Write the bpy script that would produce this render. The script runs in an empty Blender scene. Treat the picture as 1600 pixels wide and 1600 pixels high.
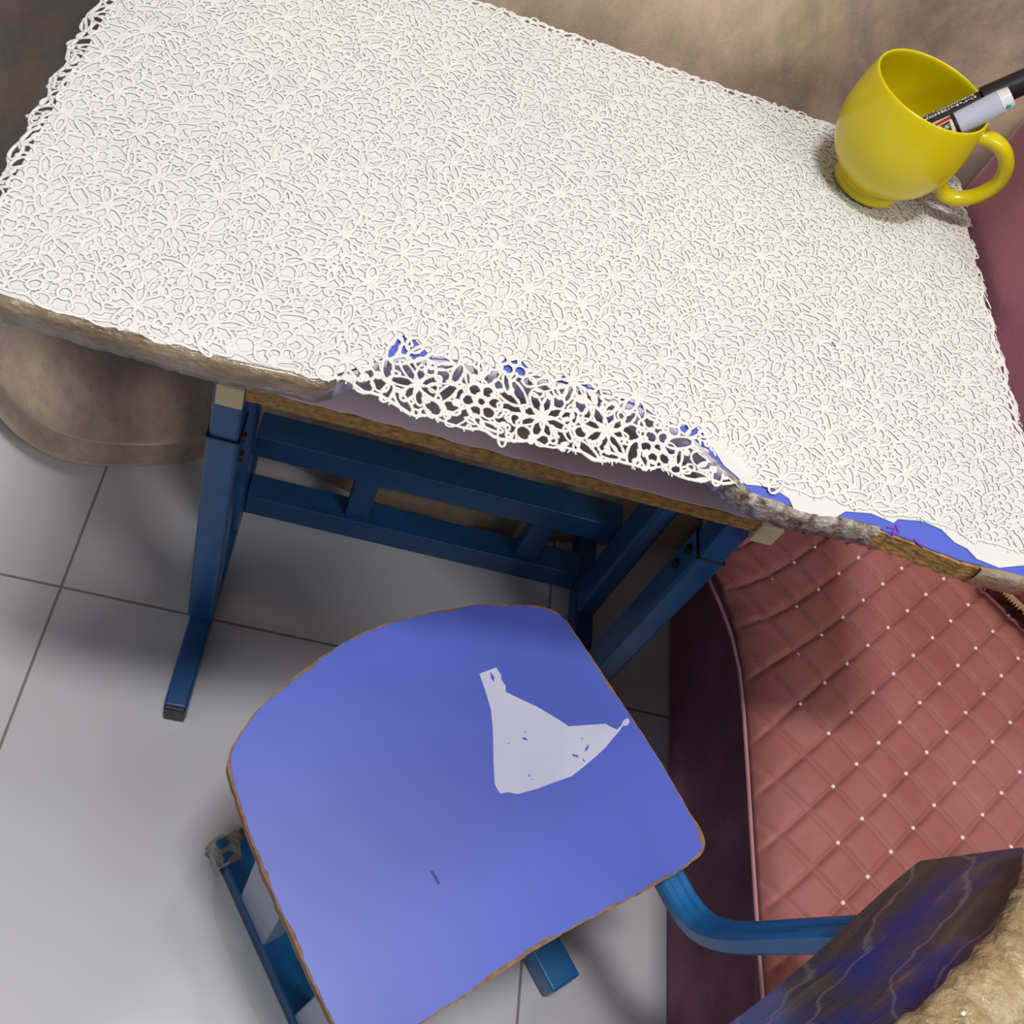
import bpy, bmesh, math, random
import numpy as np
from mathutils import Vector, Matrix

random.seed(7)
H = 1.186                       # camera height in metres
T = 0.59 * H                    # desktop height
F = 1621.45
M = np.array([[0.95064989, 0.23704517, 0.20018587],
              [0.08838376, -0.82537367, 0.55762583],
              [0.29741067, -0.51241379, -0.80559233]])
col = bpy.context.scene.collection

def P(px, py, z):
    """survey: where the sight line through an image point meets height z (metres)"""
    d = M @ np.array([px - 800.0, py - 800.0, F])
    t = (z - H) / d[2]
    return Vector((d[0] * t, d[1] * t, z))

# ------------------------------------------------------------------ materials
def mat(name, color, rough=0.5, **k):
    m = bpy.data.materials.new(name); m.use_nodes = True
    nt = m.node_tree; b = nt.nodes['Principled BSDF']
    b.inputs['Base Color'].default_value = (*color, 1)
    b.inputs['Roughness'].default_value = rough
    if 'metal' in k: b.inputs['Metallic'].default_value = k['metal']
    if 'spec' in k: b.inputs['Specular IOR Level'].default_value = k['spec']
    if 'sheen' in k:
        b.inputs['Sheen Weight'].default_value = k['sheen']
        b.inputs['Sheen Roughness'].default_value = k.get('sheen_r', 0.4)
        if 'sheen_tint' in k: b.inputs['Sheen Tint'].default_value = (*k['sheen_tint'], 1)
    if 'coat' in k:
        b.inputs['Coat Weight'].default_value = k['coat']; b.inputs['Coat Roughness'].default_value = k.get('coat_r', 0.08)
    if 'alpha' in k: b.inputs['Alpha'].default_value = k['alpha']
    if 'trans' in k: b.inputs['Transmission Weight'].default_value = k['trans']
    tc = nt.nodes.new('ShaderNodeTexCoord')
    mp = nt.nodes.new('ShaderNodeMapping')
    mp.inputs['Scale'].default_value = k.get('stretch', (1, 1, 1))
    nt.links.new(tc.outputs['Object'], mp.inputs['Vector'])
    if 'cols' in k:
        n = nt.nodes.new('ShaderNodeTexNoise'); n.inputs['Scale'].default_value = k.get('scale', 8)
        n.inputs['Detail'].default_value = k.get('detail', 6); n.inputs['Roughness'].default_value = k.get('nrough', 0.6)
        n.inputs['Distortion'].default_value = k.get('dist', 0)
        r = nt.nodes.new('ShaderNodeValToRGB'); cols = k['cols']
        el = r.color_ramp.elements
        while len(el) < len(cols): el.new(0.5)
        for i, (p, c) in enumerate(cols):
            el[i].position = p; el[i].color = (*c, 1)
        nt.links.new(mp.outputs[0], n.inputs['Vector']); nt.links.new(n.outputs['Fac'], r.inputs[0])
        nt.links.new(r.outputs[0], b.inputs['Base Color'])
    if 'bump' in k:
        n2 = nt.nodes.new('ShaderNodeTexNoise'); n2.inputs['Scale'].default_value = k.get('bscale', 100)
        n2.inputs['Detail'].default_value = 5
        n2.inputs['Distortion'].default_value = k.get('bdist', 0)
        bp = nt.nodes.new('ShaderNodeBump'); bp.inputs['Strength'].default_value = k['bump']
        bp.inputs['Distance'].default_value = k.get('bd', 0.002)
        nt.links.new(mp.outputs[0], n2.inputs['Vector']); nt.links.new(n2.outputs['Fac'], bp.inputs['Height'])
        nt.links.new(bp.outputs[0], b.inputs['Normal'])
    return m

blue_paint = mat('blue_paint', (0.008, 0.06, 0.22), 0.36, spec=0.5, cols=[(0.3, (0.006, 0.058, 0.19)), (0.7, (0.011, 0.092, 0.26))], scale=18, bump=0.12, bscale=60, bd=0.0008)
blue_paint_chair = mat('blue_paint_chair', (0.01, 0.13, 0.36), 0.3, cols=[(0.3, (0.008, 0.10, 0.30)), (0.7, (0.015, 0.17, 0.42))], scale=18, bump=0.12, bscale=60, bd=0.0008)
lit_paint = mat('lit_blue_paint', (0.24, 0.31, 0.45), 0.3, cols=[(0.3, (0.2, 0.27, 0.4)), (0.7, (0.28, 0.35, 0.48))], scale=30)  # chair blue with the light reflected by the left posts painted in
black_plastic = mat('black_plastic', (0.006, 0.006, 0.007), 0.45, bump=0.1)
dark_bolt = mat('dark_bolt', (0.02, 0.014, 0.012), 0.4, metal=0.6, bump=0.1)
blue_lam = mat('blue_laminate', (0.085, 0.125, 0.62), 0.42, cols=[(0.3, (0.072, 0.112, 0.52)), (0.7, (0.084, 0.130, 0.58))], scale=5, bump=0.05, bscale=400, bd=0.0004)
lav_lam = mat('lavender_laminate', (0.5, 0.45, 0.68), 0.4, cols=[(0.3, (0.74, 0.66, 0.86)), (0.7, (0.80, 0.72, 0.92))], scale=6)
white_peel = mat('white_peeled_layer', (0.55, 0.56, 0.74), 0.55, cols=[(0.3, (0.52, 0.53, 0.71)), (0.7, (0.58, 0.59, 0.76))], scale=25)
chip = mat('chipboard', (0.35, 0.2, 0.05), 0.8, cols=[(0.25, (0.12, 0.055, 0.012)), (0.5, (0.36, 0.20, 0.05)), (0.75, (0.58, 0.36, 0.12))], scale=160, detail=8, bump=0.9, bscale=250, bd=0.003, stretch=(0.8, 1, 1.3))
seat_edge = mat('seat_edge_wood', (0.3, 0.16, 0.08), 0.75, cols=[(0.3, (0.16, 0.085, 0.045)), (0.6, (0.30, 0.165, 0.085)), (0.8, (0.42, 0.25, 0.12))], scale=120, bump=0.8, bscale=250, bd=0.002)
tape_brown = mat('brown_packing_tape', (0.25, 0.17, 0.1), 0.3, cols=[(0.25, (0.09, 0.055, 0.03)), (0.5, (0.23, 0.16, 0.10)), (0.68, (0.32, 0.26, 0.19)), (0.8, (0.16, 0.2, 0.27))], scale=38, detail=8, bump=1.0, bscale=120, bd=0.004, stretch=(0.6, 1, 1), coat=0.4)
tape_fringe = mat('torn_grey_tape', (0.3, 0.26, 0.22), 0.45, cols=[(0.35, (0.08, 0.055, 0.04)), (0.5, (0.3, 0.25, 0.2)), (0.62, (0.5, 0.47, 0.43))], scale=140, detail=8, bump=1.0, bscale=200, bd=0.004)
beige_cap = mat('beige_plug', (0.55, 0.46, 0.27), 0.5, bump=0.1)
lace_m = mat('lace_cotton', (0.84, 0.83, 0.795), 0.8, sheen=0.15, cols=[(0.3, (0.68, 0.675, 0.665)), (0.7, (0.74, 0.73, 0.70))], scale=6, bump=0.35, bscale=1500, bd=0.0006)
vinyl = mat('white_vinyl', (0.8, 0.8, 0.8), 0.35, cols=[(0.3, (0.64, 0.66, 0.665)), (0.5, (0.69, 0.68, 0.68)), (0.7, (0.69, 0.69, 0.655))], scale=9, bump=0.1, bscale=30)
mug_m = mat('yellow_glaze', (0.72, 0.56, 0.003), 0.28, spec=0.35, coat=0.28, coat_r=0.06, cols=[(0.3, (0.60, 0.49, 0.002)), (0.7, (0.64, 0.525, 0.002))], scale=10)
velvet = mat('brown_velvet', (0.3, 0.22, 0.16), 0.75, sheen=0.6, sheen_r=0.35, sheen_tint=(0.9, 0.75, 0.62),
             cols=[(0.34, (0.30, 0.215, 0.18)), (0.45, (0.44, 0.325, 0.26)), (0.54, (0.54, 0.42, 0.295)), (0.66, (0.64, 0.475, 0.36))], scale=4.5, detail=9, nrough=0.66, dist=0.9, bump=0.25, bscale=420, bd=0.001, stretch=(1, 1, 0.8))
quilt_m = mat('pink_quilted_velvet', (0.36, 0.12, 0.11), 0.7, sheen=0.35, sheen_r=0.35, sheen_tint=(1, 0.7, 0.7),
              cols=[(0.3, (0.25, 0.068, 0.052)), (0.5, (0.31, 0.10, 0.085)), (0.72, (0.355, 0.13, 0.12))], scale=7, detail=5, bump=0.35, bscale=260, bd=0.001)
piping_m = mat('pink_piping', (0.42, 0.19, 0.21), 0.7, sheen=0.4, bump=0.3)
burg = mat('burgundy_velvet', (0.09, 0.02, 0.045), 0.75, sheen=0.35, sheen_r=0.4, sheen_tint=(0.8, 0.5, 0.7),
           cols=[(0.3, (0.10, 0.022, 0.045)), (0.55, (0.20, 0.055, 0.10)), (0.72, (0.32, 0.11, 0.18))], scale=7, detail=7, bump=0.4, bscale=200, bd=0.002)
mauve = mat('mauve_velvet', (0.31, 0.11, 0.15), 0.7, sheen=0.4, sheen_r=0.35, sheen_tint=(1, 0.7, 0.8),
            cols=[(0.3, (0.28, 0.095, 0.13)), (0.7, (0.35, 0.13, 0.175))], scale=6, detail=6, bump=0.4, bscale=350, bd=0.001)
pearl_m = mat('pearl', (0.82, 0.74, 0.66), 0.2, coat=0.6, bump=0.02)
brass = mat('brass', (0.62, 0.45, 0.22), 0.35, metal=0.7, bump=0.1)
clear_tape = mat('clear_tape', (0.8, 0.82, 0.86), 0.05, alpha=0.4, spec=0.8, coat=1.0, coat_r=0.03, bump=0.5, bscale=35, bd=0.004, stretch=(1, 1, 1))
grubby_tape = mat('grubby_tape', (0.5, 0.47, 0.42), 0.2, alpha=0.8, coat=1.0, cols=[(0.35, (0.22, 0.19, 0.15)), (0.6, (0.55, 0.52, 0.47)), (0.75, (0.75, 0.73, 0.7))], scale=60, bump=1.0, bscale=110, bd=0.005)
tan_tape = mat('tan_tape_roll', (0.5, 0.38, 0.2), 0.28, coat=0.8, cols=[(0.32, (0.17, 0.115, 0.05)), (0.48, (0.34, 0.25, 0.13)), (0.62, (0.42, 0.33, 0.20)), (0.74, (0.62, 0.54, 0.42))], scale=55, detail=7, bump=1.0, bscale=90, bd=0.006, stretch=(1, 1, 1))

def shade_and_pile(m):
    # shade on the upper left drop painted into the colour as a darker brown
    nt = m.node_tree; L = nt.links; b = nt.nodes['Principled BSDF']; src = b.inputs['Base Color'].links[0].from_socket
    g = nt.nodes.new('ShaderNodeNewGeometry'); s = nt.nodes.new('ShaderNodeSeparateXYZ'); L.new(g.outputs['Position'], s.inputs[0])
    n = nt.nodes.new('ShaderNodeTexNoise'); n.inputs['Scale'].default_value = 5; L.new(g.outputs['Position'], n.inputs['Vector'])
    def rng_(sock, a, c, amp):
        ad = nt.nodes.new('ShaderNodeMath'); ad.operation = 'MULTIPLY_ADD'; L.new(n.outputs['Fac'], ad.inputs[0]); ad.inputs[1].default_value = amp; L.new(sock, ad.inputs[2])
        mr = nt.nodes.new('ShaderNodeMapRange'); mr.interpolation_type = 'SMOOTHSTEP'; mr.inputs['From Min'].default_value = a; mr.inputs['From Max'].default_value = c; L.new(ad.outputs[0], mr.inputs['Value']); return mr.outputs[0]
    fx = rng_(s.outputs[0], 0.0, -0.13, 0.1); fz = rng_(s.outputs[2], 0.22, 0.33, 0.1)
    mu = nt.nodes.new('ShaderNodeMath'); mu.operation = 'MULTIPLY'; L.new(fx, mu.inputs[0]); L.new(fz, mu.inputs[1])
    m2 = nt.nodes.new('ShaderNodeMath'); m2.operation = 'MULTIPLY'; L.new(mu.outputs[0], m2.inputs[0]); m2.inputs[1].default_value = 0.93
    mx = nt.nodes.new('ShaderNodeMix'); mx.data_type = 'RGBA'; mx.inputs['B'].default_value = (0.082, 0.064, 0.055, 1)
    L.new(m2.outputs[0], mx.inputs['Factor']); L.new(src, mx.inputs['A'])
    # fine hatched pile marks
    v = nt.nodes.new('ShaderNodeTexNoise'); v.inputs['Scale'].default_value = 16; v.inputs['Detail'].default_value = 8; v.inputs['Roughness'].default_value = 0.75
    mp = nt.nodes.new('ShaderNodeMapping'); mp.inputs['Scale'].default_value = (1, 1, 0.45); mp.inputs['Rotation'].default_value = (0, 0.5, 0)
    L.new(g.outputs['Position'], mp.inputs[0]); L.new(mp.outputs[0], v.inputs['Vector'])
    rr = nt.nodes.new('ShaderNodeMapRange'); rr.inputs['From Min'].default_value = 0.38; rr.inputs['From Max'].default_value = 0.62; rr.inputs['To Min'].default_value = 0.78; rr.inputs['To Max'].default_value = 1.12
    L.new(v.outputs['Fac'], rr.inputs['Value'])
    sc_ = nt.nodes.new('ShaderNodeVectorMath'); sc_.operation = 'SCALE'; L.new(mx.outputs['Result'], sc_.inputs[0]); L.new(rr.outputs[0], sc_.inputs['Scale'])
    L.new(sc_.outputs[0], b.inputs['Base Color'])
shade_and_pile(velvet)

def tape_wrapped_blue():
    m = bpy.data.materials.new('blue_board_under_tape'); m.use_nodes = True
    nt = m.node_tree; b = nt.nodes['Principled BSDF']; L = nt.links
    tc = nt.nodes.new('ShaderNodeTexCoord')
    mp = nt.nodes.new('ShaderNodeMapping'); mp.inputs['Rotation'].default_value = (0, math.radians(33), 0); mp.inputs['Scale'].default_value = (3.5, 3.5, 14)
    n = nt.nodes.new('ShaderNodeTexNoise'); n.inputs['Scale'].default_value = 3; n.inputs['Detail'].default_value = 7; n.inputs['Distortion'].default_value = 0.9; n.inputs['Roughness'].default_value = 0.68
    L.new(tc.outputs['Object'], mp.inputs[0]); L.new(mp.outputs[0], n.inputs['Vector'])
    n1 = nt.nodes.new('ShaderNodeTexNoise'); n1.inputs['Scale'].default_value = 11; n1.inputs['Detail'].default_value = 3
    L.new(tc.outputs['Object'], n1.inputs['Vector'])
    r1 = nt.nodes.new('ShaderNodeValToRGB'); r1.color_ramp.elements[0].position = 0.36; r1.color_ramp.elements[1].position = 0.50
    r1.color_ramp.elements[0].color = (0.0, 0, 0, 1)
    L.new(n1.outputs['Fac'], r1.inputs[0])
    r = nt.nodes.new('ShaderNodeValToRGB'); e = r.color_ramp.elements
    while len(e) < 5: e.new(0.5)
    for i, (p, c) in enumerate([(0.3, (0.06, 0.065, 0.16)), (0.43, (0.085, 0.075, 0.085)), (0.54, (0.12, 0.09, 0.07)), (0.63, (0.17, 0.13, 0.09)), (0.72, (0.3, 0.26, 0.22))]):
        e[i].position = p; e[i].color = (*c, 1)
    L.new(n.outputs['Fac'], r.inputs[0])
    mx = nt.nodes.new('ShaderNodeMix'); mx.data_type = 'RGBA'
    mx.inputs['A'].default_value = (0.045, 0.05, 0.30, 1)
    L.new(r1.outputs[0], mx.inputs['Factor']); L.new(r.outputs[0], mx.inputs['B']); L.new(mx.outputs['Result'], b.inputs['Base Color'])
    wv = nt.nodes.new('ShaderNodeTexWave'); wv.inputs['Scale'].default_value = 9; wv.inputs['Distortion'].default_value = 9; wv.inputs['Detail'].default_value = 4; wv.inputs['Detail Scale'].default_value = 1.2
    mp2 = nt.nodes.new('ShaderNodeMapping'); mp2.inputs['Rotation'].default_value = (0.4, math.radians(60), 0.3); L.new(tc.outputs['Object'], mp2.inputs[0]); L.new(mp2.outputs[0], wv.inputs['Vector'])
    wr = nt.nodes.new('ShaderNodeMapRange'); wr.inputs['From Min'].default_value = 0.965; wr.inputs['From Max'].default_value = 1.0; wr.inputs['To Max'].default_value = 0.38; L.new(wv.outputs['Fac'], wr.inputs['Value'])
    mxc = nt.nodes.new('ShaderNodeMix'); mxc.data_type = 'RGBA'; mxc.inputs['B'].default_value = (0.42, 0.37, 0.34, 1)
    L.new(wr.outputs[0], mxc.inputs['Factor']); L.new(mx.outputs['Result'], mxc.inputs['A']); L.new(mxc.outputs['Result'], b.inputs['Base Color'])
    b.inputs['Roughness'].default_value = 0.3; b.inputs['Coat Weight'].default_value = 0.6; b.inputs['Coat Roughness'].default_value = 0.15
    bp = nt.nodes.new('ShaderNodeBump'); bp.inputs['Strength'].default_value = 0.7; bp.inputs['Distance'].default_value = 0.003
    L.new(n.outputs['Fac'], bp.inputs['Height']); L.new(bp.outputs[0], b.inputs['Normal'])
    return m
back_m = tape_wrapped_blue()

def floor_mat():
    m = bpy.data.materials.new('white_floor_tiles'); m.use_nodes = True
    nt = m.node_tree; b = nt.nodes['Principled BSDF']; L = nt.links
    g = nt.nodes.new('ShaderNodeNewGeometry'); s = nt.nodes.new('ShaderNodeSeparateXYZ'); L.new(g.outputs['Position'], s.inputs[0])
    def mth(op, a, bb=None):
        n = nt.nodes.new('ShaderNodeMath'); n.operation = op
        for i, v in enumerate((a, bb)):
            if v is None: continue
            if isinstance(v, (int, float)): n.inputs[i].default_value = v
            else: L.new(v, n.inputs[i])
        return n.outputs[0]
    def line(sock, off):
        a = mth('ADD', sock, -off + 60.0); a = mth('DIVIDE', a, 0.6); a = mth('FRACT', a)
        a = mth('SUBTRACT', a, 0.5); a = mth('ABSOLUTE', a); a = mth('SUBTRACT', 0.5, a)
        return a
    d = mth('MINIMUM', line(s.outputs[0], -0.239), line(s.outputs[1], 0.561))
    mask = nt.nodes.new('ShaderNodeMapRange'); mask.inputs['From Min'].default_value = 0.0018; mask.inputs['From Max'].default_value = 0.0032
    L.new(d, mask.inputs['Value'])
    n = nt.nodes.new('ShaderNodeTexNoise'); n.inputs['Scale'].default_value = 3; L.new(g.outputs['Position'], n.inputs['Vector'])
    r = nt.nodes.new('ShaderNodeValToRGB'); r.color_ramp.elements[0].position = 0.3; r.color_ramp.elements[1].position = 0.7
    r.color_ramp.elements[0].color = (0.56, 0.56, 0.595, 1); r.color_ramp.elements[1].color = (0.63, 0.63, 0.665, 1)
    L.new(n.outputs['Fac'], r.inputs[0])
    mx = nt.nodes.new('ShaderNodeMix'); mx.data_type = 'RGBA'; mx.inputs['A'].default_value = (0.25, 0.22, 0.2, 1)
    L.new(mask.outputs[0], mx.inputs['Factor']); L.new(r.outputs[0], mx.inputs['B']); L.new(mx.outputs['Result'], b.inputs['Base Color'])
    b.inputs['Roughness'].default_value = 0.09
    bp = nt.nodes.new('ShaderNodeBump'); bp.inputs['Strength'].default_value = 0.5; bp.inputs['Distance'].default_value = 0.001
    L.new(mask.outputs[0], bp.inputs['Height']); L.new(bp.outputs[0], b.inputs['Normal'])
    return m
floor_m = floor_mat()
wall_m = mat('wall_paint', (0.5, 0.46, 0.4), 0.8, cols=[(0.3, (0.48, 0.44, 0.38)), (0.7, (0.54, 0.5, 0.43))], scale=3)

# ------------------------------------------------------------------ helpers
def link(name, me, m, parent=None, smooth=False, mods=None):
    o = bpy.data.objects.new(name, me); col.objects.link(o)
    if m is not None and not me.materials: me.materials.append(m)
    if smooth:
        for p in me.polygons: p.use_smooth = True
    if parent is not None:
        o.parent = parent
        o.matrix_parent_inverse = Matrix.Translation(-Vector(parent_world(parent)))
    return o

def parent_world(o):
    v = Vector((0, 0, 0))
    while o is not None:
        if o.parent is None: v = Vector(o.location); break
        o = o.parent
    return v

def obj(name, bm, m, parent=None, smooth=False, bevel=0, bseg=2, sub=0):
    me = bpy.data.meshes.new(name)
    bmesh.ops.recalc_face_normals(bm, faces=bm.faces)
    bm.to_mesh(me); bm.free()
    root = parent
    # mesh is written in world coordinates; move it to the thing's own origin
    o = bpy.data.objects.new(name, me); col.objects.link(o)
    me.materials.append(m)
    if smooth:
        for p in me.polygons: p.use_smooth = True
    if root is not None:
        w = parent_world(root)
        me.transform(Matrix.Translation(-w))
        o.parent = root
    if bevel:
        b = o.modifiers.new('bevel', 'BEVEL'); b.width = bevel; b.segments = bseg; b.limit_method = 'ANGLE'; b.angle_limit = math.radians(40)
        for p in me.polygons: p.use_smooth = True
        o.modifiers.new('wn', 'WEIGHTED_NORMAL')
    if sub:
        s = o.modifiers.new('sub', 'SUBSURF'); s.levels = sub; s.render_levels = sub
    return o

def thing(name, label, cat, loc, group=None):
    o = bpy.data.objects.new(name, None); col.objects.link(o); o.empty_display_size = 0.05
    o.location = loc; o['label'] = label; o['category'] = cat
    if group: o['group'] = group
    return o

def tag(o, label, cat, group=None):
    o['label'] = label; o['category'] = cat
    if group: o['group'] = group

def box(bm, a, b):
    (x0, y0, z0), (x1, y1, z1) = a, b
    v = [bm.verts.new(p) for p in ((x0, y0, z0), (x1, y0, z0), (x1, y1, z0), (x0, y1, z0), (x0, y0, z1), (x1, y0, z1), (x1, y1, z1), (x0, y1, z1))]
    for f in ((3, 2, 1, 0), (4, 5, 6, 7), (0, 1, 5, 4), (1, 2, 6, 5), (2, 3, 7, 6), (3, 0, 4, 7)): bm.faces.new([v[i] for i in f])

def bx(a, b):
    bm = bmesh.new(); box(bm, a, b); return bm

def prism(pts, z0, z1, bm=None):
    bm = bm or bmesh.new()
    lo = [bm.verts.new((p[0], p[1], z0)) for p in pts]; hi = [bm.verts.new((p[0], p[1], z1)) for p in pts]
    n = len(pts)
    bm.faces.new(lo[::-1]); bm.faces.new(hi)
    for i in range(n): bm.faces.new((lo[i], lo[(i + 1) % n], hi[(i + 1) % n], hi[i]))
    return bm

def sweep(bm, pts, prof, ups=None, closed=False, cap=True):
    """sweep profile list of (side, up) along 3D pts"""
    n = len(pts); rings = []
    for i in range(n):
        if closed: t = (pts[(i + 1) % n] - pts[i - 1])
        else: t = pts[min(i + 1, n - 1)] - pts[max(i - 1, 0)]
        t.normalize()
        up = ups[i] if ups else Vector((0, 0, 1))
        s = t.cross(up)
        if s.length < 1e-6: s = Vector((1, 0, 0))
        s.normalize(); u = s.cross(t).normalized()
        rings.append([bm.verts.new(pts[i] + s * a + u * b) for a, b in prof])
    k = len(prof)
    for i in range(n if closed else n - 1):
        A, B = rings[i], rings[(i + 1) % n]
        for j in range(k): bm.faces.new((A[j], A[(j + 1) % k], B[(j + 1) % k], B[j]))
    if cap and not closed:
        bm.faces.new(rings[0][::-1]); bm.faces.new(rings[-1])
    return bm

def circ(r, n=12, ry=None):
    ry = ry or r
    return [(r * math.cos(2 * math.pi * i / n), ry * math.sin(2 * math.pi * i / n)) for i in range(n)]

def cyl(bm, a, b, r, r2=None, n=20, cap=True):
    a, b = Vector(a), Vector(b); r2 = r if r2 is None else r2
    t = (b - a).normalized(); s = t.orthogonal().normalized(); u = t.cross(s)
    A = [bm.verts.new(a + s * r * math.cos(2 * math.pi * i / n) + u * r * math.sin(2 * math.pi * i / n)) for i in range(n)]
    B = [bm.verts.new(b + s * r2 * math.cos(2 * math.pi * i / n) + u * r2 * math.sin(2 * math.pi * i / n)) for i in range(n)]
    for i in range(n): bm.faces.new((A[i], A[(i + 1) % n], B[(i + 1) % n], B[i]))
    if cap: bm.faces.new(A[::-1]); bm.faces.new(B)
    return bm

def lathe(prof, c, n=64):
    bm = bmesh.new(); rings = []
    for r, z in prof:
        if r < 1e-6: rings.append([bm.verts.new((c[0], c[1], c[2] + z))])
        else: rings.append([bm.verts.new((c[0] + r * math.cos(2 * math.pi * i / n), c[1] + r * math.sin(2 * math.pi * i / n), c[2] + z)) for i in range(n)])
    for A, B in zip(rings, rings[1:]):
        for i in range(n):
            j = (i + 1) % n
            if len(A) == 1 and len(B) == 1: continue
            if len(A) == 1: bm.faces.new((A[0], B[j], B[i]))
            elif len(B) == 1: bm.faces.new((A[i], A[j], B[0]))
            else: bm.faces.new((A[i], A[j], B[j], B[i]))
    return bm

def smooth_closed(pts, it=2):
    for _ in range(it):
        q = []
        for i in range(len(pts)):
            a, b = Vector(pts[i]), Vector(pts[(i + 1) % len(pts)])
            q += [a * 0.75 + b * 0.25, a * 0.25 + b * 0.75]
        pts = q
    return pts

def resample(pts, step, closed=True):
    pts = [Vector((p[0], p[1])) for p in pts]; out = []; n = len(pts)
    for i in range(n if closed else n - 1):
        a, b = pts[i], pts[(i + 1) % n]; L = (b - a).length; k = max(1, int(round(L / step)))
        for j in range(k): out.append(a.lerp(b, j / k))
    return out

def vnoise(x, seed=0):
    def h(i): return math.sin((i + seed * 17.3) * 127.1) * 43758.5453 % 1.0
    i = math.floor(x); f = x - i; f = f * f * (3 - 2 * f)
    return h(i) * (1 - f) + h(i + 1) * f

def inset(pts, fn):
    """move closed outline (ccw) inward by fn(arc length)"""
    n = len(pts); out = []; s = 0
    for i in range(n):
        a, b = pts[i - 1], pts[(i + 1) % n]; t = (b - a).normalized(); nrm = Vector((-t.y, t.x))
        out.append(pts[i] + nrm * fn(s, i)); s += (pts[(i + 1) % n] - pts[i]).length
    return out

def ccw(pts):
    A = sum(pts[i][0] * pts[(i + 1) % len(pts)][1] - pts[(i + 1) % len(pts)][0] * pts[i][1] for i in range(len(pts)))
    return pts if A > 0 else pts[::-1]

# ------------------------------------------------------------------ setting
bm = bmesh.new(); v = [bm.verts.new(p) for p in ((-3, -2.6, 0), (3, -2.6, 0), (3, 1.15, 0), (-3, 1.15, 0))]; bm.faces.new(v)
o = obj('floor', bm, floor_m); o['kind'] = 'structure'
o = obj('wall_back', bx((-3, 1.15, 0), (3, 1.25, 2.7)), wall_m); o['kind'] = 'structure'

# ------------------------------------------------------------------ curtain behind the desk
hem_px = [(-60, 610), (0, 645), (40, 690), (90, 715), (160, 727), (240, 724), (310, 716), (360, 703), (405, 698), (450, 722), (520, 755), (600, 790), (700, 810), (800, 835), (880, 845), (960, 850)]
hem = sorted([(P(x, y, 0).x, P(x, y, 0).y) for x, y in hem_px])
hem = [(-2.2, 0.90), (-1.0, 0.88), (-0.62, 0.86)] + hem + [(0.6, 0.84), (1.0, 0.9), (2.2, 0.92)]
hx = np.array([h[0] for h in hem]); hy = np.array([h[1] for h in hem])
def ss(a, b, x):
    t = min(1, max(0, (x - a) / (b - a))); return t * t * (3 - 2 * t)
def hemy(x):
    return sum(float(np.interp(x + d, hx, hy)) * w for d, w in ((-0.02, .25), (0, .5), (0.02, .25)))
def curtain_pt(x, z):
    y0 = hemy(x); top = 0.868 + 0.012 * math.sin(x * 7.3 + 1) + 0.010 * math.sin(x * 17 + z * 2.0)
    t = ss(0.0, 0.64, z)
    y = y0 * (1 - t) + top * t
    # belly and sagging folds in the slack cloth at the left of the desk
    w = math.exp(-((x + 0.27) / 0.17) ** 2)
    y -= w * 0.055 * math.sin(math.pi * min(1, z / 0.34)) if z < 0.34 else 0
    y -= w * 0.014 * math.sin((z + 0.35 * (x + 0.27)) * 46 + 1.0) * ss(0.02, 0.08, z) * (1 - ss(0.3, 0.45, z))
    # rest of the hang: broad soft pleats
    y -= 0.008 * math.sin(x * 26 + math.sin(z * 5) * 1.2) * ss(0.0, 0.1, z) * (1 - w)
    # diagonal drags in the upper cloth
    y -= 0.007 * math.sin((x * 0.8 - z) * 21 + 0.5) * ss(0.5, 0.8, z)
    # stitched hem line 3 cm above the floor
    y += 0.006 * math.exp(-((z - 0.035) / 0.005) ** 2) * (0.4 + 0.6 * w)
    if x < -0.16: y += min(0.2, 0.9 * (-0.16 - x)) * ss(0.28, 0.6, z) * ss(-0.16, -0.24, x)
    # keep clear of the desk's back edge
    if z > 0.5 and -0.25 < x < 0.55: y = max(y, 0.845)
    return Vector((x, y, z))
bm = bmesh.new(); rows = []
zs = [i * 0.006 for i in range(30)] + [0.18 + i * 0.015 for i in range(60)] + [1.08 + i * 0.08 for i in range(20)]
xs = [-2.0 + i * 0.05 for i in range(28)] + [-0.6 + i * 0.009 for i in range(166)] + [0.894 + i * 0.05 for i in range(24)]
for z in zs: rows.append([bm.verts.new(curtain_pt(x, z + 0.001)) for x in xs])
for A, B in zip(rows, rows[1:]):
    for i in range(len(A) - 1): bm.faces.new((A[i], A[i + 1], B[i + 1], B[i]))
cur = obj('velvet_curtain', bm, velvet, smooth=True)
sm = cur.modifiers.new('thick', 'SOLIDIFY'); sm.thickness = 0.003; sm.offset = -1
tag(cur, 'brown crushed velvet curtain hanging to the floor behind the desk', 'curtain')

# ------------------------------------------------------------------ desk
desk = thing('school_desk', 'blue metal framed school desk with notched chipboard top and open shelf', 'desk', (0.16, 0.6, 0))
front_px = [(0, 466), (40, 476), (150, 510), (330, 560), (380, 572), (450, 585), (500, 597), (545, 585), (610, 560), (700, 566), (800, 585), (900, 607), (1000, 640), (1080, 685), (1130, 735), (1165, 766), (1200, 785), (1250, 800), (1350, 820), (1430, 850), (1500, 880), (1600, 905)]
front = [P(x, y, T) for x, y in front_px]
front = [(p.x, p.y) for p in front]
out = [(-0.206, 0.415)] + [(-0.197, 0.398)] + front + [(0.497, 0.388), (0.503, 0.40), (0.503, 0.80), (0.496, 0.818), (0.48, 0.823), (-0.185, 0.823), (-0.2, 0.818), (-0.206, 0.80)]
out = ccw([Vector(p) for p in out])
out = resample(out, 0.004)
rough_out = inset(out, lambda s, i: 0.0012 * (vnoise(s * 160) - 0.5))
top = obj('desktop', prism(rough_out, T - 0.018, T - 0.0012), chip, desk)
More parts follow.
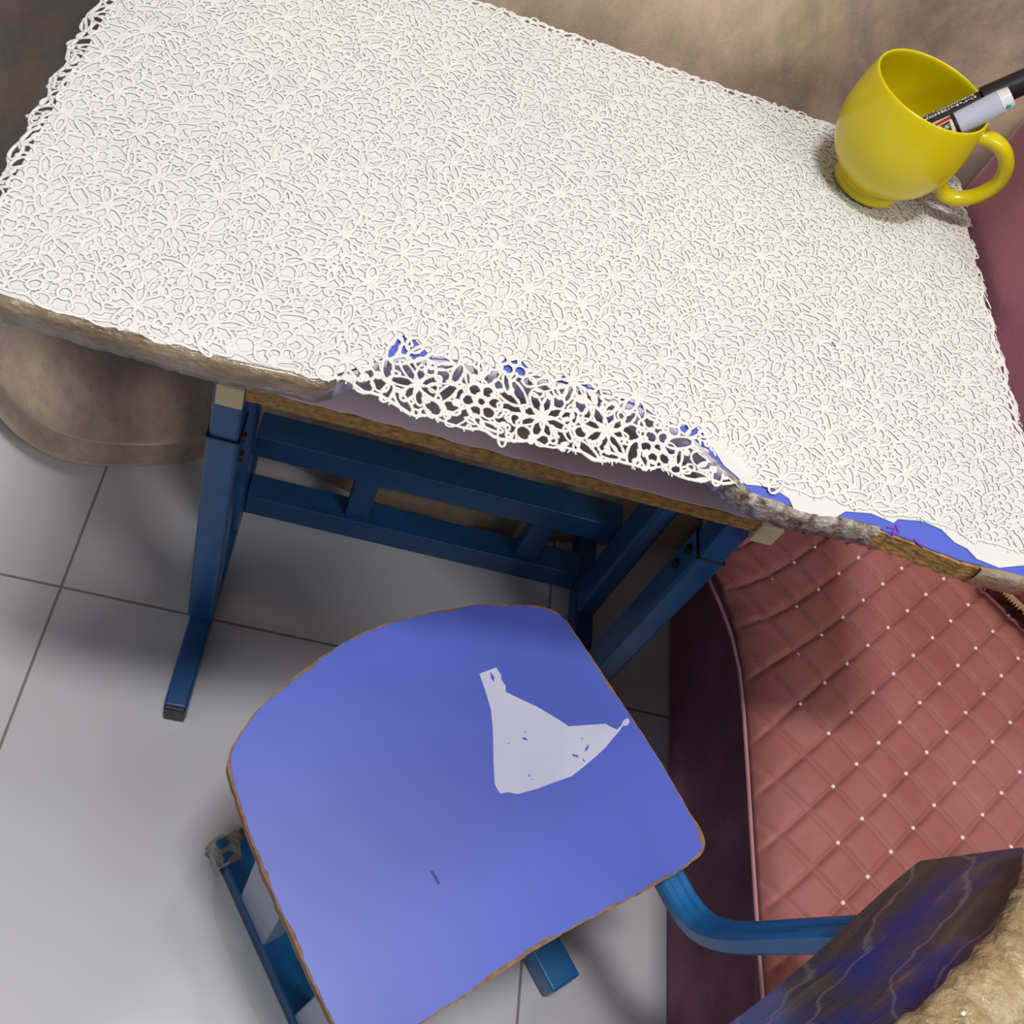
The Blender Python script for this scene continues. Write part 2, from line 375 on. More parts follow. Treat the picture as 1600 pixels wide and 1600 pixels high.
lam_out = inset(out, lambda s, i: 0.0012 + 0.0022 * vnoise(s * 90, 3) ** 2)
obj('laminate', prism(lam_out, T - 0.0012, T), blue_lam, top)

def edge_strip(i0x, i1x, m, name, hlo, hhi, amp, seed, over=0.004):
    """crumpled tape that wraps the front edge between two x stations"""
    pts = [p for p in out if i0x <= p.x <= i1x and p.y < 0.5]
    pts.sort(key=lambda p: p.x)
    bm = bmesh.new(); rings = []
    for k, p in enumerate(pts):
        s = p.x * 300
        j = lambda q: amp * (vnoise(s * 0.7, seed + q) - 0.5)
        prof = [(over * (0.3 + 1.2 * vnoise(s * 0.25, seed + 9)), T + 0.0006), (-0.0015 + j(1), T + 0.001 + 0.0004 * vnoise(s, seed)), (-0.003 + j(2), T - 0.005), (-0.0025 + j(3), T - 0.012), (-0.001 + j(4), T - hlo + j(5)), (0.006, T - hlo - 0.0005)]
        rings.append([bm.verts.new((p.x, p.y + a, z)) for a, z in prof])
    for A, B in zip(rings, rings[1:]):
        for i in range(len(A) - 1): bm.faces.new((A[i], A[i + 1], B[i + 1], B[i]))
    return obj(name, bm, m, top, smooth=True)
edge_strip(-0.2, 0.006, tape_brown, 'edge_tape', 0.0192, 0.0, 0.0016, 1, 0.003)['label'] = 'wrinkled brown tape on the left half of the front edge'
edge_strip(0.245, 0.372, tape_fringe, 'edge_tape', 0.0195, 0.0, 0.0022, 5, 0.0025)['label'] = 'frayed grey tape beside the notch'
edge_strip(0.445, 0.497, tape_brown, 'edge_tape', 0.0192, 0.0, 0.0016, 11, 0.0015)['label'] = 'brown tape at the right corner of the front edge'
notch_film = mat('greyish_film', (0.42, 0.4, 0.5), 0.4, cols=[(0.3, (0.36, 0.34, 0.45)), (0.7, (0.48, 0.46, 0.54))], scale=40, bump=0.3)
edge_strip(0.004, 0.262, notch_film, 'edge_film', 0.0192, 0.0, 0.0008, 21, 0.0012)['label'] = 'greyish film over the edge of the notch'
# purple ink scrawl on the blue laminate
bm = bmesh.new()
for pl in ([(1386, 824), (1398, 826), (1392, 836), (1404, 832), (1400, 820)], [(1388, 838), (1394, 832)], [(1428, 842), (1436, 850), (1444, 854)]):
    sweep(bm, [P(x, y, T + 0.0005) for x, y in pl], [(-0.0009, 0), (0.0009, 0), (0.0009, 0.0002), (-0.0009, 0.0002)])
obj('ink_mark', bm, mat('purple_ink', (0.16, 0.03, 0.4), 0.6, bump=0.05), top)['label'] = 'purple ink scrawl'

SH = 0.42 * H
shx0, shx1, shy0, shy1 = -0.0595, 0.4010, 0.5313, 0.80
sh_out = resample(ccw([Vector(p) for p in ((shx0, shy0), (shx1, shy0), (shx1, shy1), (shx0, shy1))]), 0.004)
sh = obj('shelf', prism(inset(sh_out, lambda s, i: 0.0008 * (vnoise(s * 200) - 0.5)), SH - 0.017, SH - 0.001), chip, desk)
obj('laminate', prism(inset(sh_out, lambda s, i: 0.0005 + 0.0026 * vnoise(s * 80, 5) ** 2), SH - 0.001, SH), lav_lam, sh)['label'] = 'lavender shelf surface'
XL0, XL1, XR0, XR1 = -0.0865, -0.061, 0.3870, 0.4125
def side(x0, x1, inner, sgn):
    fy0 = 0.364 * H
    r = obj('runner', bx((x0, fy0, 0.001), (x1, 0.795, 0.035)), blue_paint, desk, bevel=0.003)
    obj('foot_cap', bx((x0 + 0.001, fy0 - 0.004, 0.0), (x1 - 0.001, fy0 + 0.004, 0.033)), black_plastic, r, bevel=0.002)['label'] = 'black plastic foot cap'
    rim = 0.340 * H
    bm = bx((x0 - 0.003, 0.541, 0.034), (x1 + 0.001, 0.578, rim))
    po = obj('post', bm, blue_paint, desk, bevel=0.004)
    obj('collar', bx((x0 - 0.0034, 0.5406, rim - 0.001), (x1 + 0.0014, 0.5784, rim + 0.0008)), black_plastic, po, bevel=0.0004)
    obj('inner_tube', bx((x0 - 0.0012, 0.5428, rim - 0.05), (x1 - 0.0005, 0.5762, T - 0.0185)), blue_paint, po, bevel=0.003)
    xin = x1 if sgn > 0 else x0 - 0.003
    for dz, dy in ((-0.016, 0.561), (-0.046, 0.561)):
        bm = bmesh.new(); cyl(bm, (xin - 0.002 * sgn, dy, rim + dz), (xin + 0.004 * sgn, dy, rim + dz), 0.0065, 0.005, 10)
        obj('bolt', bm, dark_bolt, po)
    rp = obj('rear_post', bx((x0, 0.663, 0.034), (x1, 0.713, SH - 0.018)), blue_paint, desk, bevel=0.006)
    # top rail that carries shelf and desktop
    cx0, cx1 = (shx0 - 0.0235, shx0 - 0.001) if sgn > 0 else (shx1 + 0.001, shx1 + 0.0235)
    rl = obj('side_rail', bx((cx0, shy0 + 0.004, SH - 0.026), (cx1, 0.80, SH - 0.001)), blue_paint, desk, bevel=0.002)
    obj('end_plug', bx((cx0, shy0 - 0.004, SH - 0.0265), (cx1, shy0 + 0.004, SH - 0.0005)), beige_cap, rl, bevel=0.001)['label'] = 'beige plastic end plug'
    obj('top_rail', bx((x0, 0.45, T - 0.0375), (x1, 0.79, T - 0.0185)), blue_paint, desk, bevel=0.002)
side(XL0, XL1, XL1, 1)
side(XR0, XR1, XR0, -1)
y0 = 0.603 * H; y1 = y0 + 0.036
obj('crossbar', bx((XL1, y0 - 0.002, 0.117 * H), (XR0 + 0.006, y1, 0.151 * H)), blue_paint, desk, bevel=0.002)
obj('crossbar', bx((XL1, y0, 0.004 * H), (XR0, y1, 0.038 * H)), blue_paint, desk, bevel=0.002)
for xa in (0.063, 0.292):
    obj('upright', bx((xa, y0 + 0.006, 0.038 * H), (xa + 0.030, y0 + 0.030, 0.117 * H)), blue_paint, desk, bevel=0.002)

# ------------------------------------------------------------------ white vinyl under the lace
vin_front = [(0, 460), (60, 480), (150, 506), (330, 556), (450, 582), (500, 593), (545, 580), (600, 560), (618, 535), (636, 520), (655, 540), (675, 560), (720, 564), (775, 576), (790, 560), (815, 565), (835, 588), (870, 594), (885, 585), (905, 590), (920, 606), (1000, 634), (1060, 668), (1080, 664), (1100, 680), (1130, 728), (1165, 758), (1205, 762), (1232, 780), (1240, 798), (1300, 812), (1320, 800), (1360, 803), (1395, 818), (1402, 812), (1440, 815), (1470, 828), (1490, 848), (1510, 858), (1525, 874), (1560, 888), (1600, 884)]
vf = [P(x, y, T) for x, y in vin_front]
vout = [(-0.206, 0.43)] + [(p.x, p.y) for p in vf] + [(0.5015, 0.402), (0.5015, 0.815), (0.49, 0.8215), (-0.19, 0.8215), (-0.2045, 0.81)]
vout = resample(ccw([Vector(p) for p in vout]), 0.006)
vs = obj('vinyl_sheet', prism(vout, T + 0.0004, T + 0.0009), vinyl)
tag(vs, 'torn white vinyl sheet stuck on the desktop under the lace', 'table cover')

# ------------------------------------------------------------------ lace tablecloth
rng = np.random.default_rng(11)
lf_px = [(0, 455), (30, 468), (100, 492), (200, 525), (330, 555), (430, 578), (520, 597), (580, 618), (640, 640), (700, 662), (780, 680), (860, 697), (930, 712), (1000, 728), (1080, 745), (1150, 757), (1230, 764), (1300, 785), (1360, 800), (1430, 812), (1480, 828), (1540, 852), (1600, 866)]
lf = sorted([(P(x, y, T).x, P(x, y, T).y) for x, y in lf_px]); lfx = np.array([a for a, b in lf]); lfy = np.array([b for a, b in lf])
LX0, LX1, LY1 = -0.2165, 0.514, 0.829
def fy(x): return float(np.interp(x, lfx, lfy)) + 0.0015 * math.sin(x * 210) + 0.0012 * math.sin(x * 97)
def inside(x, y, g=0.0):
    lx = LX0 + 0.0025 * math.sin(y * 170); rx = LX1 - 0.012 + 0.012 * ss(0.7, 0.45, y) + 0.003 * math.sin(y * 150 + 1)
    if x < lx + g or x > rx - g or y > LY1 - g - 0.001 * math.sin(x * 190): return False
    return y > fy(x) + g
RES = 0.001; GX, GY = int(0.76 / RES), int(0.50 / RES); OX, OY = -0.23, 0.345
occ = np.zeros((GX, GY), bool)
# forbid cells outside the cloth
okc = np.zeros((GX, GY), bool)
for i in range(0, GX, 2):
    for j in range(0, GY, 2):
        if inside(OX + i * RES, OY + j * RES, 0.0005): okc[i:i + 2, j:j + 2] = True
curves = []
def leaf(cx, cy, ang, L, W, n=9):
    q = []
    for i in range(n):
        t = i / (n - 1) * math.pi; q.append((-L / 2 * math.cos(t), W / 2 * math.sin(t) ** 0.9))
    q = q + [(x, -y) for x, y in q[-2:0:-1]]
    c, s = math.cos(ang), math.sin(ang)
    return [(cx + x * c - y * s, cy + x * s + y * c) for x, y in q]
def ring(cx, cy, r, n=14, e=1.0, ang=0.0):
    c, s = math.cos(ang), math.sin(ang)
    return [(cx + r * math.cos(2 * math.pi * i / n) * c - r * e * math.sin(2 * math.pi * i / n) * s, cy + r * math.cos(2 * math.pi * i / n) * s + r * e * math.sin(2 * math.pi * i / n) * c) for i in range(n)]
def raster(poly, shrink=0.80):
    p = np.array(poly); c = p.mean(0); p = c + (p - c) * shrink
    i0, i1 = int((p[:, 0].min() - OX) / RES), int((p[:, 0].max() - OX) / RES) + 1
    j0, j1 = int((p[:, 1].min() - OY) / RES), int((p[:, 1].max() - OY) / RES) + 1
    if i0 < 0 or j0 < 0 or i1 >= GX or j1 >= GY: return None
    X, Y = np.meshgrid(OX + np.arange(i0, i1 + 1) * RES, OY + np.arange(j0, j1 + 1) * RES, indexing='ij')
    ins = np.zeros(X.shape, bool); n = len(p)
    for a in range(n):
        x1, y1 = p[a]; x2, y2 = p[(a + 1) % n]
        if y1 == y2: continue
        c1 = ((y1 > Y) != (y2 > Y)) & (X < (x2 - x1) * (Y - y1) / (y2 - y1) + x1)
        ins ^= c1
    return i0, i1, j0, j1, ins
def place(poly, tol, force=False):
    r = raster(poly)
    if r is None: return False
    i0, i1, j0, j1, ins = r; tot = max(1, ins.sum())
    bad = (ins & (occ[i0:i1 + 1, j0:j1 + 1] | ~okc[i0:i1 + 1, j0:j1 + 1])).sum() / tot
    if bad > tol: return False
    occ[i0:i1 + 1, j0:j1 + 1] |= ins
    curves.append(poly); return True
k = 0; sp = 0.041
for a in range(-2, 22):
    for b in range(-2, 16):
        cx = -0.215 + a * sp + (0.5 * sp if b % 2 else 0) + rng.uniform(-.003, .003); cy = 0.38 + b * sp * 0.84 + rng.uniform(-.003, .003)
        if not (-0.23 < cx < 0.53 and 0.35 < cy < 0.84): continue
        k += 1
        if (a + 2 * b) % 3 == 0:
            R = 0.0085; q = 6; ph = rng.uniform(0, 1)
            place(ring(cx, cy, 0.0032, 10), 0.3)
            for i in range(q):
                t = ph + 2 * math.pi * i / q
                place(ring(cx + R * math.cos(t), cy + R * math.sin(t), 0.0046, 14, rng.uniform(.85, 1), t), 0.35)
        else:
            q = rng.integers(7, 9); ph = rng.uniform(0, 1)
            for i in range(q):
                t = ph + 2 * math.pi * i / q + rng.uniform(-.08, .08); L = rng.uniform(0.013, 0.019)
                place(leaf(cx + (L / 2 + 0.001) * math.cos(t), cy + (L / 2 + 0.001) * math.sin(t), t, L, rng.uniform(0.0052, 0.0072)), 0.30)
for tr, (rmin, rmax, tol) in zip((9000, 9000, 12000, 14000), ((0.0055, 0.0085, 0.06), (0.004, 0.006, 0.07), (0.0028, 0.004, 0.08), (0.0018, 0.0028, 0.12))):
    for _ in range(tr):
        x = rng.uniform(LX0, LX1); y = rng.uniform(0.37, LY1)
        i, j = int((x - OX) / RES), int((y - OY) / RES)
        if occ[i, j] or not okc[i, j]: continue
        r = rng.uniform(rmin, rmax)
        if rng.random() < 0.45: place(ring(x, y, r * 0.8, 12, rng.uniform(0.7, 1), rng.uniform(0, 3)), tol)
        else: place(leaf(x, y, rng.uniform(0, math.pi), r * 2.5, r * rng.uniform(0.8, 1.1)), tol)
# scalloped border thread on every side
def border():
    pts = []
    n = 150
    for i in range(n): x = LX0 + 0.004 + (LX1 - LX0 - 0.010) * i / n; pts.append((x, fy(x) + 0.0008 + 0.0014 * abs(math.sin(i * 0.9))))
    for i in range(90): y = fy(LX1 - 0.004) + (LY1 - 0.003 - fy(LX1 - 0.004)) * i / 90; pts.append((LX1 - 0.014 + 0.012 * ss(0.7, 0.45, y) + 0.003 * math.sin(y * 150 + 1), y))
    for i in range(n): x = LX1 - 0.013 - (LX1 - LX0 - 0.013) * i / n; pts.append((x, LY1 - 0.0015 - 0.0014 * abs(math.sin(i * 0.8))))
    for i in range(90): y = LY1 - 0.002 + (fy(LX0 + 0.004) - LY1 + 0.002) * i / 90; pts.append((LX0 + 0.002 + 0.0025 * math.sin(y * 170), y))
    return pts
def sag(x, y):
    z = T + 0.0012
    dl = (-0.206 - x); dr = x - 0.503
    for d in (dl, dr):
        if d > 0: z -= min(0.02, 9 * d * d + 0.35 * d)
    # slack over the notch
    dn = 0
    if 0.01 < x < 0.29 and y < 0.44:
        w = ss(0.01, 0.06, x) * (1 - ss(0.24, 0.29, x)) * (1 - ss(0.40, 0.44, y)); z -= 0.004 * w
    if -0.206 < x < 0.0 or 0.29 < x < 0.503:
        e = float(np.interp(x, lfx, lfy)); 
    return z
V = []; Fc = []
def thread(poly, r, closed=True, zoff=0.0):
    n = len(poly); base = len(V); pf = [(1.0, 0.0), (0.55, 0.85), (-0.55, 0.85), (-1.0, 0.0), (0, -0.5)]
    for i in range(n):
        x, y = poly[i]; xa, ya = poly[i - 1] if closed or i > 0 else poly[i]; xb, yb = poly[(i + 1) % n] if closed or i < n - 1 else poly[i]
        tx, ty = xb - xa, yb - ya; l = math.hypot(tx, ty) or 1; nx, ny = -ty / l, tx / l
        z = sag(x, y) + zoff; rr = r * (1 + 0.22 * math.sin(i * 2.4 + x * 900))
        hk = 0.5 if (y < 0.45 and 0.0 < x < 0.29) or x > 0.5 or x < -0.205 else 0.27
        for a, b in pf: V.append((x + nx * a * rr, y + ny * a * rr, z + (b * hk + 0.02) * r))
    m = n if closed else n - 1
    for i in range(m):
        A = base + 5 * i; B = base + 5 * ((i + 1) % n)
        for j in range(5): Fc.append((A + j, A + (j + 1) % 5, B + (j + 1) % 5, B + j))
for c in curves: thread(c, rng.uniform(0.00095, 0.00135), True, rng.uniform(0, 0.0004))
thread(border(), 0.0013)
# frayed loops poking out along the right edge and the front
for _ in range(60):
    y = rng.uniform(0.40, 0.80); x = LX1 - 0.012 + 0.012 * ss(0.7, 0.45, y) - 0.001
    L = rng.uniform(0.003, 0.009); a = rng.uniform(-1.2, 0.6)
    thread([(x + L * t * math.cos(a), y + L * t * math.sin(a) + 0.002 * math.sin(t * 4)) for t in (0, .25, .5, .75, 1)], 0.0006, False)
for _ in range(60):
    x = rng.uniform(0.0, 0.49); y = fy(x) + 0.001; L = rng.uniform(0.001, 0.004); a = rng.uniform(-2.4, -0.7)
    thread([(x + L * t * math.cos(a), y + L * t * math.sin(a)) for t in (0, .5, 1)], 0.0006, False)
me = bpy.data.meshes.new('lace_tablecloth'); me.from_pydata(V, [], Fc); me.materials.append(lace_m)
for p in me.polygons: p.use_smooth = True
lace = bpy.data.objects.new('lace_tablecloth', me); col.objects.link(lace)
tag(lace, 'white floral lace tablecloth spread over the desk with openwork edge over the notch', 'tablecloth')
print('lace curves', len(curves), 'faces', len(Fc))

# ------------------------------------------------------------------ mug
mb = P(1350, 289, T + 0.003); MZ = T + 0.0032
mc = (mb.x, mb.y, MZ)
mug = thing('mug', 'glossy yellow ceramic mug holding pens on the far right corner of the lace', 'mug', mc)
prof = [(0.0, 0.003), (0.024, 0.003), (0.0285, 0.0), (0.0325, 0.0), (0.0350, 0.002), (0.0350, 0.006), (0.0325, 0.0105), (0.0335, 0.0135), (0.041, 0.018), (0.0505, 0.027), (0.0575, 0.040), (0.0612, 0.054), (0.0625, 0.064), (0.0622, 0.078), (0.0606, 0.092), (0.0588, 0.103), (0.0576, 0.1095), (0.0566, 0.1115), (0.0550, 0.1112), (0.0544, 0.109), (0.0556, 0.101), (0.0573, 0.090), (0.0588, 0.077), (0.0590, 0.064), (0.0578, 0.054), (0.0540, 0.040), (0.0470, 0.027), (0.0370, 0.018), (0.02, 0.013), (0.0, 0.012)]
MS = 0.87
obj('body', lathe([(r * MS, z * MS) for r, z in prof], mc, 72), mug_m, mug, smooth=True, sub=1)
ha = math.radians(-9)
hp = []
ctrl = [(0.049, 0.094), (0.062, 0.099), (0.077, 0.094), (0.087, 0.080), (0.089, 0.064), (0.083, 0.048), (0.072, 0.038), (0.060, 0.036), (0.049, 0.042)]
ctrl = [(0.050, 0.077), (0.061, 0.0800), (0.076, 0.077), (0.088, 0.066), (0.0925, 0.051), (0.088, 0.036), (0.077, 0.025), (0.063, 0.022), (0.0505, 0.031)]
def cr(p, n=5):
    o = []; q = [p[0]] + p + [p[-1]]
    for i in range(1, len(q) - 2):
        for j in range(n):
            t = j / n; a, b, c, d = q[i - 1], q[i], q[i + 1], q[i + 2]
            o.append(tuple(0.5 * (2 * b[k] + (c[k] - a[k]) * t + (2 * a[k] - 5 * b[k] + 4 * c[k] - d[k]) * t * t + (3 * b[k] - a[k] - 3 * c[k] + d[k]) * t ** 3) for k in range(len(b))))
    o.append(p[-1]); return o
hpts = [Vector((mc[0] + r * math.cos(ha), mc[1] + r * math.sin(ha), MZ + z)) for r, z in cr(ctrl)]
side_v = Vector((-math.sin(ha), math.cos(ha), 0))
bm = bmesh.new(); sweep(bm, hpts, circ(0.0062, 14, 0.0075), ups=[side_v] * len(hpts))
obj('handle', bm, mug_m, mug, smooth=True)

def pen_axis(a, b): return Vector(a), Vector(b)
# black marker lying in the mug, leaning right
def marker(name, label, A, B, r, segs, cat='marker'):
    root = thing(name, label, cat, A)
    for nm, t0, t1, ra, rb, m, lab in segs:
        bm = bmesh.new(); cyl(bm, A.lerp(B, t0), A.lerp(B, t1), ra, rb, 28)
        o = obj(nm, bm, m, root, smooth=False, bevel=0.0006)
        if lab: o['label'] = lab
    return root
def stripe(root, A, B, r, t0, t1, ang0, ang1, m, name, label=None):
    """curved printed band on the barrel"""
    t = (B - A).normalized(); s = t.cross(Vector((0, 0, 1))).normalized(); u = s.cross(t)   # s to the side, u up
    bm = bmesh.new(); n = 8; R = r + 0.00018
    ra = []; rb = []
    for i in range(n + 1):
        an = math.radians(ang0 + (ang1 - ang0) * i / n); d = s * math.cos(an) + u * math.sin(an)
        ra.append(bm.verts.new(A.lerp(B, t0) + d * R)); rb.append(bm.verts.new(A.lerp(B, t1) + d * R))
    for i in range(n): bm.faces.new((ra[i], ra[i + 1], rb[i + 1], rb[i]))
    o = obj(name, bm, m, root, smooth=True)
    if label: o['label'] = label
    return o
mk_black = mat('marker_black', (0.008, 0.007, 0.01), 0.35, bump=0.05)
mk_white = mat('marker_white', (0.7, 0.69, 0.7), 0.4, bump=0.05)
mk_red = mat('marker_red', (0.55, 0.02, 0.015), 0.35, bump=0.05)
mk_gold = mat('marker_gold_print', (0.45, 0.4, 0.28), 0.35, cols=[(0.42, (0.03, 0.03, 0.02)), (0.5, (0.42, 0.36, 0.2)), (0.62, (0.72, 0.68, 0.55))], scale=220, detail=4, bump=0.02)
mk_cap = mat('clear_cap', (0.62, 0.65, 0.82), 0.25, alpha=0.72, coat=0.5, bump=0.05)
mk_capw = mat('cap_tip', (0.8, 0.8, 0.83), 0.25, alpha=0.75, coat=0.5, bump=0.05)
mk_green = mat('green_dot', (0.01, 0.42, 0.33), 0.4, bump=0.05)
cx, cy = mc[0], mc[1]
A = Vector((cx - 0.022, cy - 0.004, MZ + 0.026)); B = A + (Vector((cx + 0.052, cy + 0.010, MZ + 0.106)) - A) * 1.30
mkA = marker('marker_pen', 'black felt marker with white lettering, behind the clear capped one in the yellow mug', A, B, 0.0075,
             [('barrel', 0.0, 0.69, 0.0078, 0.0078, mk_black, None), ('cap', 0.69, 1.0, 0.0102, 0.0095, mk_black, None)])
# rows of tiny white lettering as the photo shows them: unreadable print
bm = bmesh.new(); t = (B - A).normalized(); s = t.cross(Vector((0, 0, 1))).normalized(); u = s.cross(t); Lm = (B - A).length
def glyphs(bm, A, t, s, u, r, t0, t1, an, hgt, seed):
    rr = random.Random(seed); x = t0
    while x < t1:
        w = rr.uniform(0.0008, 0.0022); d0 = math.radians(an)
        for part in range(3):
            if rr.random() < 0.75:
                a0 = d0 + part * hgt; a1 = a0 + hgt * 0.8
                q = []
                for xx, aa in ((x, a0), (x + w, a0), (x + w * rr.uniform(.5, 1), a1), (x, a1)):
                    q.append(bm.verts.new(A + t * xx + (s * math.cos(aa) + u * math.sin(aa)) * (r + 0.0002)))
                bm.faces.new(q)
        x += w + rr.uniform(0.0002, 0.0008)
glyphs(bm, A, t, s, u, 0.0078, 0.045, 0.094, 100, 0.12, 3)
glyphs(bm, A, t, s, u, 0.0078, 0.045, 0.094, 76, 0.10, 5)
obj('lettering', bm, mk_white, mkA)
stripe(mkA, A, B, 0.0078, 0.40, 0.58, 18, 45, mk_white, 'label_band', 'white printed band')
A2 = Vector((cx - 0.016, cy - 0.024, MZ + 0.030)); B2 = A2 + (Vector((cx + 0.046, cy - 0.010, MZ + 0.109)) - A2) * 1.10
mkB = marker('whiteboard_marker', 'white marker with red stripe, gold print and clear cap in the yellow mug', A2, B2, 0.0085,
             [('barrel', 0.0, 0.62, 0.0085, 0.0085, mk_white, None), ('ring', 0.61, 0.63, 0.0096, 0.0096, mk_black, 'thin black ring'), ('cap', 0.63, 0.92, 0.0096, 0.0094, mk_cap, 'translucent grey blue cap'), ('cap_end', 0.92, 1.0, 0.0094, 0.0080, mk_capw, 'clear end of the cap')])
stripe(mkB, A2, B2, 0.0085, 0.20, 0.61, 95, 140, mk_red, 'stripe', 'red stripe')
stripe(mkB, A2, B2, 0.0085, 0.20, 0.61, -20, 88, mk_gold, 'print', 'gold and black printed panel')
t2 = (B2 - A2).normalized(); s2 = t2.cross(Vector((0, 0, 1))).normalized(); u2 = s2.cross(t2)
c0 = A2.lerp(B2, 0.955) + s2 * 0.0089 + u2 * 0.001
bm = bmesh.new(); cyl(bm, c0, c0 + s2 * 0.0008, 0.0021, 0.0019, 14); obj('dot', bm, mk_green, mkB)['label'] = 'green dot on the cap'

# ------------------------------------------------------------------ sofa
sofa = thing('sofa', 'low burgundy and mauve velvet sofa along the right of the desk', 'sofa', (0.9, 0.2, 0))
def rbox(a, b, r, name, m, seg=4):
    return obj(name, bx(a, b), m, sofa, bevel=r, bseg=seg)
rbox((0.533, -1.0, 0.002), (1.45, 0.79, 0.265), 0.012, 'base', burg)
rbox((0.500, -0.9, 0.267), (1.218, 0.636, 0.312), 0.01, 'seat_cushion', burg)
rbox((0.513, 0.640, 0.267), (1.45, 0.824, 0.86), 0.022, 'arm', mauve)
rbox((1.22, -1.0, 0.267), (1.45, 0.638, 0.78), 0.04, 'backrest', mauve)

# quilted cover on the seat
ed_px = [(1112, 878, 0.335), (1118, 902, 0.333), (1135, 945, 0.33), (1150, 992, 0.328), (1160, 1045, 0.326), (1166, 1110, 0.325), (1172, 1200, 0.325), (1180, 1330, 0.325), (1190, 1480, 0.325), (1200, 1600, 0.325)]
ed = [P(x, y, z) for x, y, z in ed_px]; ed = sorted([(p.y, p.x) for p in ed]); ey = np.array([a for a, b in ed]); ex = np.array([b for a, b in ed])
ey = np.concatenate([[-1.0], ey, [0.64]]); ex = np.concatenate([[ex[0]], ex, [ex[-1] - 0.012]])
PIT = 0.0265; X0, Y0 = 0.545, 0.571
def qpt(i, y):
    e = float(np.interp(y, ey, ex)); return e
def quilt_z(x, y):
    e = qpt(0, y); d = max(0, x - e)
    z = 0.325 + 0.031 * (1 - math.exp(-d / 0.030)) + 0.004 * ss(0.05, 0.3, d)
    z += 0.010 * ss(0.44, 0.6, y) * math.exp(-d / 0.05)
    return z
def puff(x, y):
    # lines run diagonally through the pearl lattice
    a = ((x - X0) + (y - Y0)) / (2 * PIT); b = ((x - X0) - (y - Y0)) / (2 * PIT)
    fa = abs(a - round(a)); fb = abs(b - round(b))
    k = lambda f: 1 - math.exp(-(f * 2 * PIT) / 0.0026)
    return 0.0052 * k(fa) * k(fb) * 1.3
def warp(x, y):
    e = qpt(0, y); d = max(0, x - e)
    w = math.exp(-d / 0.035) * ss(0.40, 0.52, y)
    return x + 0.012 * w, y - 0.02 * w
bm = bmesh.new(); rows = []
ys = [-0.6 + i * 0.02 for i in range(32)] + [0.04 + i * 0.002 for i in range(300)]
ds = [i * 0.002 for i in range(170)] + [0.34 + i * 0.01 for i in range(40)]
for y in ys:
    e = qpt(0, y); r = []
    for d in ds:
        x = e + d; wx, wy = warp(x, y)
        ed_f = 1 - math.exp(-d / 0.006)
        wr = 0.0018 * math.sin((x * 0.9 + y * 1.6) * 190) * math.exp(-d / 0.04) * ss(0.46, 0.55, y)
        r.append(bm.verts.new((x, y, quilt_z(x, y) + puff(wx, wy) * ed_f + wr)))
    rows.append(r)
for A_, B_ in zip(rows, rows[1:]):
    for i in range(len(A_) - 1): bm.faces.new((A_[i], A_[i + 1], B_[i + 1], B_[i]))
cover = obj('quilted_cover', bm, quilt_m, smooth=True)
sol = cover.modifiers.new('thick', 'SOLIDIFY'); sol.thickness = 0.012; sol.offset = -1
tag(cover, 'pink diamond-quilted velvet cover with pearl beads laid over the sofa seat', 'sofa cover')
bm = bmesh.new(); eps = [Vector((qpt(0, y) - 0.001, y, 0.322)) for y in [-0.6 + i * 0.01 for i in range(124)]]
sweep(bm, eps, circ(0.0022, 8)); obj('piping', bm, piping_m, cover, smooth=True)['label'] = 'paler pink bound edge'
pm = bpy.data.meshes.new('pearl'); bm = bmesh.new(); bmesh.ops.create_uvsphere(bm, u_segments=12, v_segments=8, radius=0.0022); bm.to_mesh(pm); bm.free()
pm.materials.append(pearl_m)
for p in pm.polygons: p.use_smooth = True
spots = []
for i in range(-20, 40):
    for j in range(-45, 10):
        if (i + j) % 2: continue
        x = X0 + i * PIT; y = Y0 + j * PIT
        if y > 0.63 or y < -0.3 or x > 1.05: continue
        d = x - qpt(0, y)
        if d < 0.045: continue
        spots.append((math.hypot(x - 0.62, (y - 0.42) * 0.8), x, y))
spots.sort(); rest = bmesh.new()
for k, (dd, x, y) in enumerate(spots):
    z = quilt_z(x, y) + 0.0016
    if k < 99:
        o = bpy.data.objects.new('pearl', pm); col.objects.link(o); o.parent = cover; o.location = (x, y, z)
    else:
        bmesh.ops.create_uvsphere(rest, u_segments=8, v_segments=5, radius=0.0022, matrix=Matrix.Translation((x, y, z)))
o = obj('pearls', rest, pearl_m, cover, smooth=True); o['kind'] = 'stuff'

# throw cushion with brass zip, at the far end of the seat
zc = [P(1536, 903, 0.395), P(1640, 1003, 0.395)]
zdir = (zc[1] - zc[0]).normalized(); zn = Vector((-zdir.y, zdir.x, 0)).normalized()
if zn.y < 0: zn = -zn
cen = zc[0] + zdir * 0.135 + zn * 0.075
cush = thing('throw_cushion', 'maroon velvet cushion with a brass zip, lying on the quilted sofa seat', 'cushion', (cen.x, cen.y, 0.375))
bm = bmesh.new(); N = 24
for sgn in (1, -1):
    g = []
    for i in range(N + 1):
        r = []
        for j in range(N + 1):
            a, b = i / N * 2 - 1, j / N * 2 - 1
            h = 0.030 * ((1 - a ** 4) * (1 - b ** 4)) ** 0.5
            p = cen + zdir * a * 0.14 + zn * b * 0.068; r.append(bm.verts.new((p.x, p.y, 0.405 + sgn * h)))
        g.append(r)
    for i in range(N):
        for j in range(N): bm.faces.new((g[i][j], g[i + 1][j], g[i + 1][j + 1], g[i][j + 1]))
bmesh.ops.remove_doubles(bm, verts=bm.verts, dist=1e-5)
obj('cushion_body', bm, mat('maroon_velvet', (0.17, 0.035, 0.045), 0.75, sheen=0.4, bump=0.3), cush, smooth=True)
bm = bmesh.new(); dn = Vector((0, 0, 1)); st = zc[0] + Vector((0, 0, 0.008))
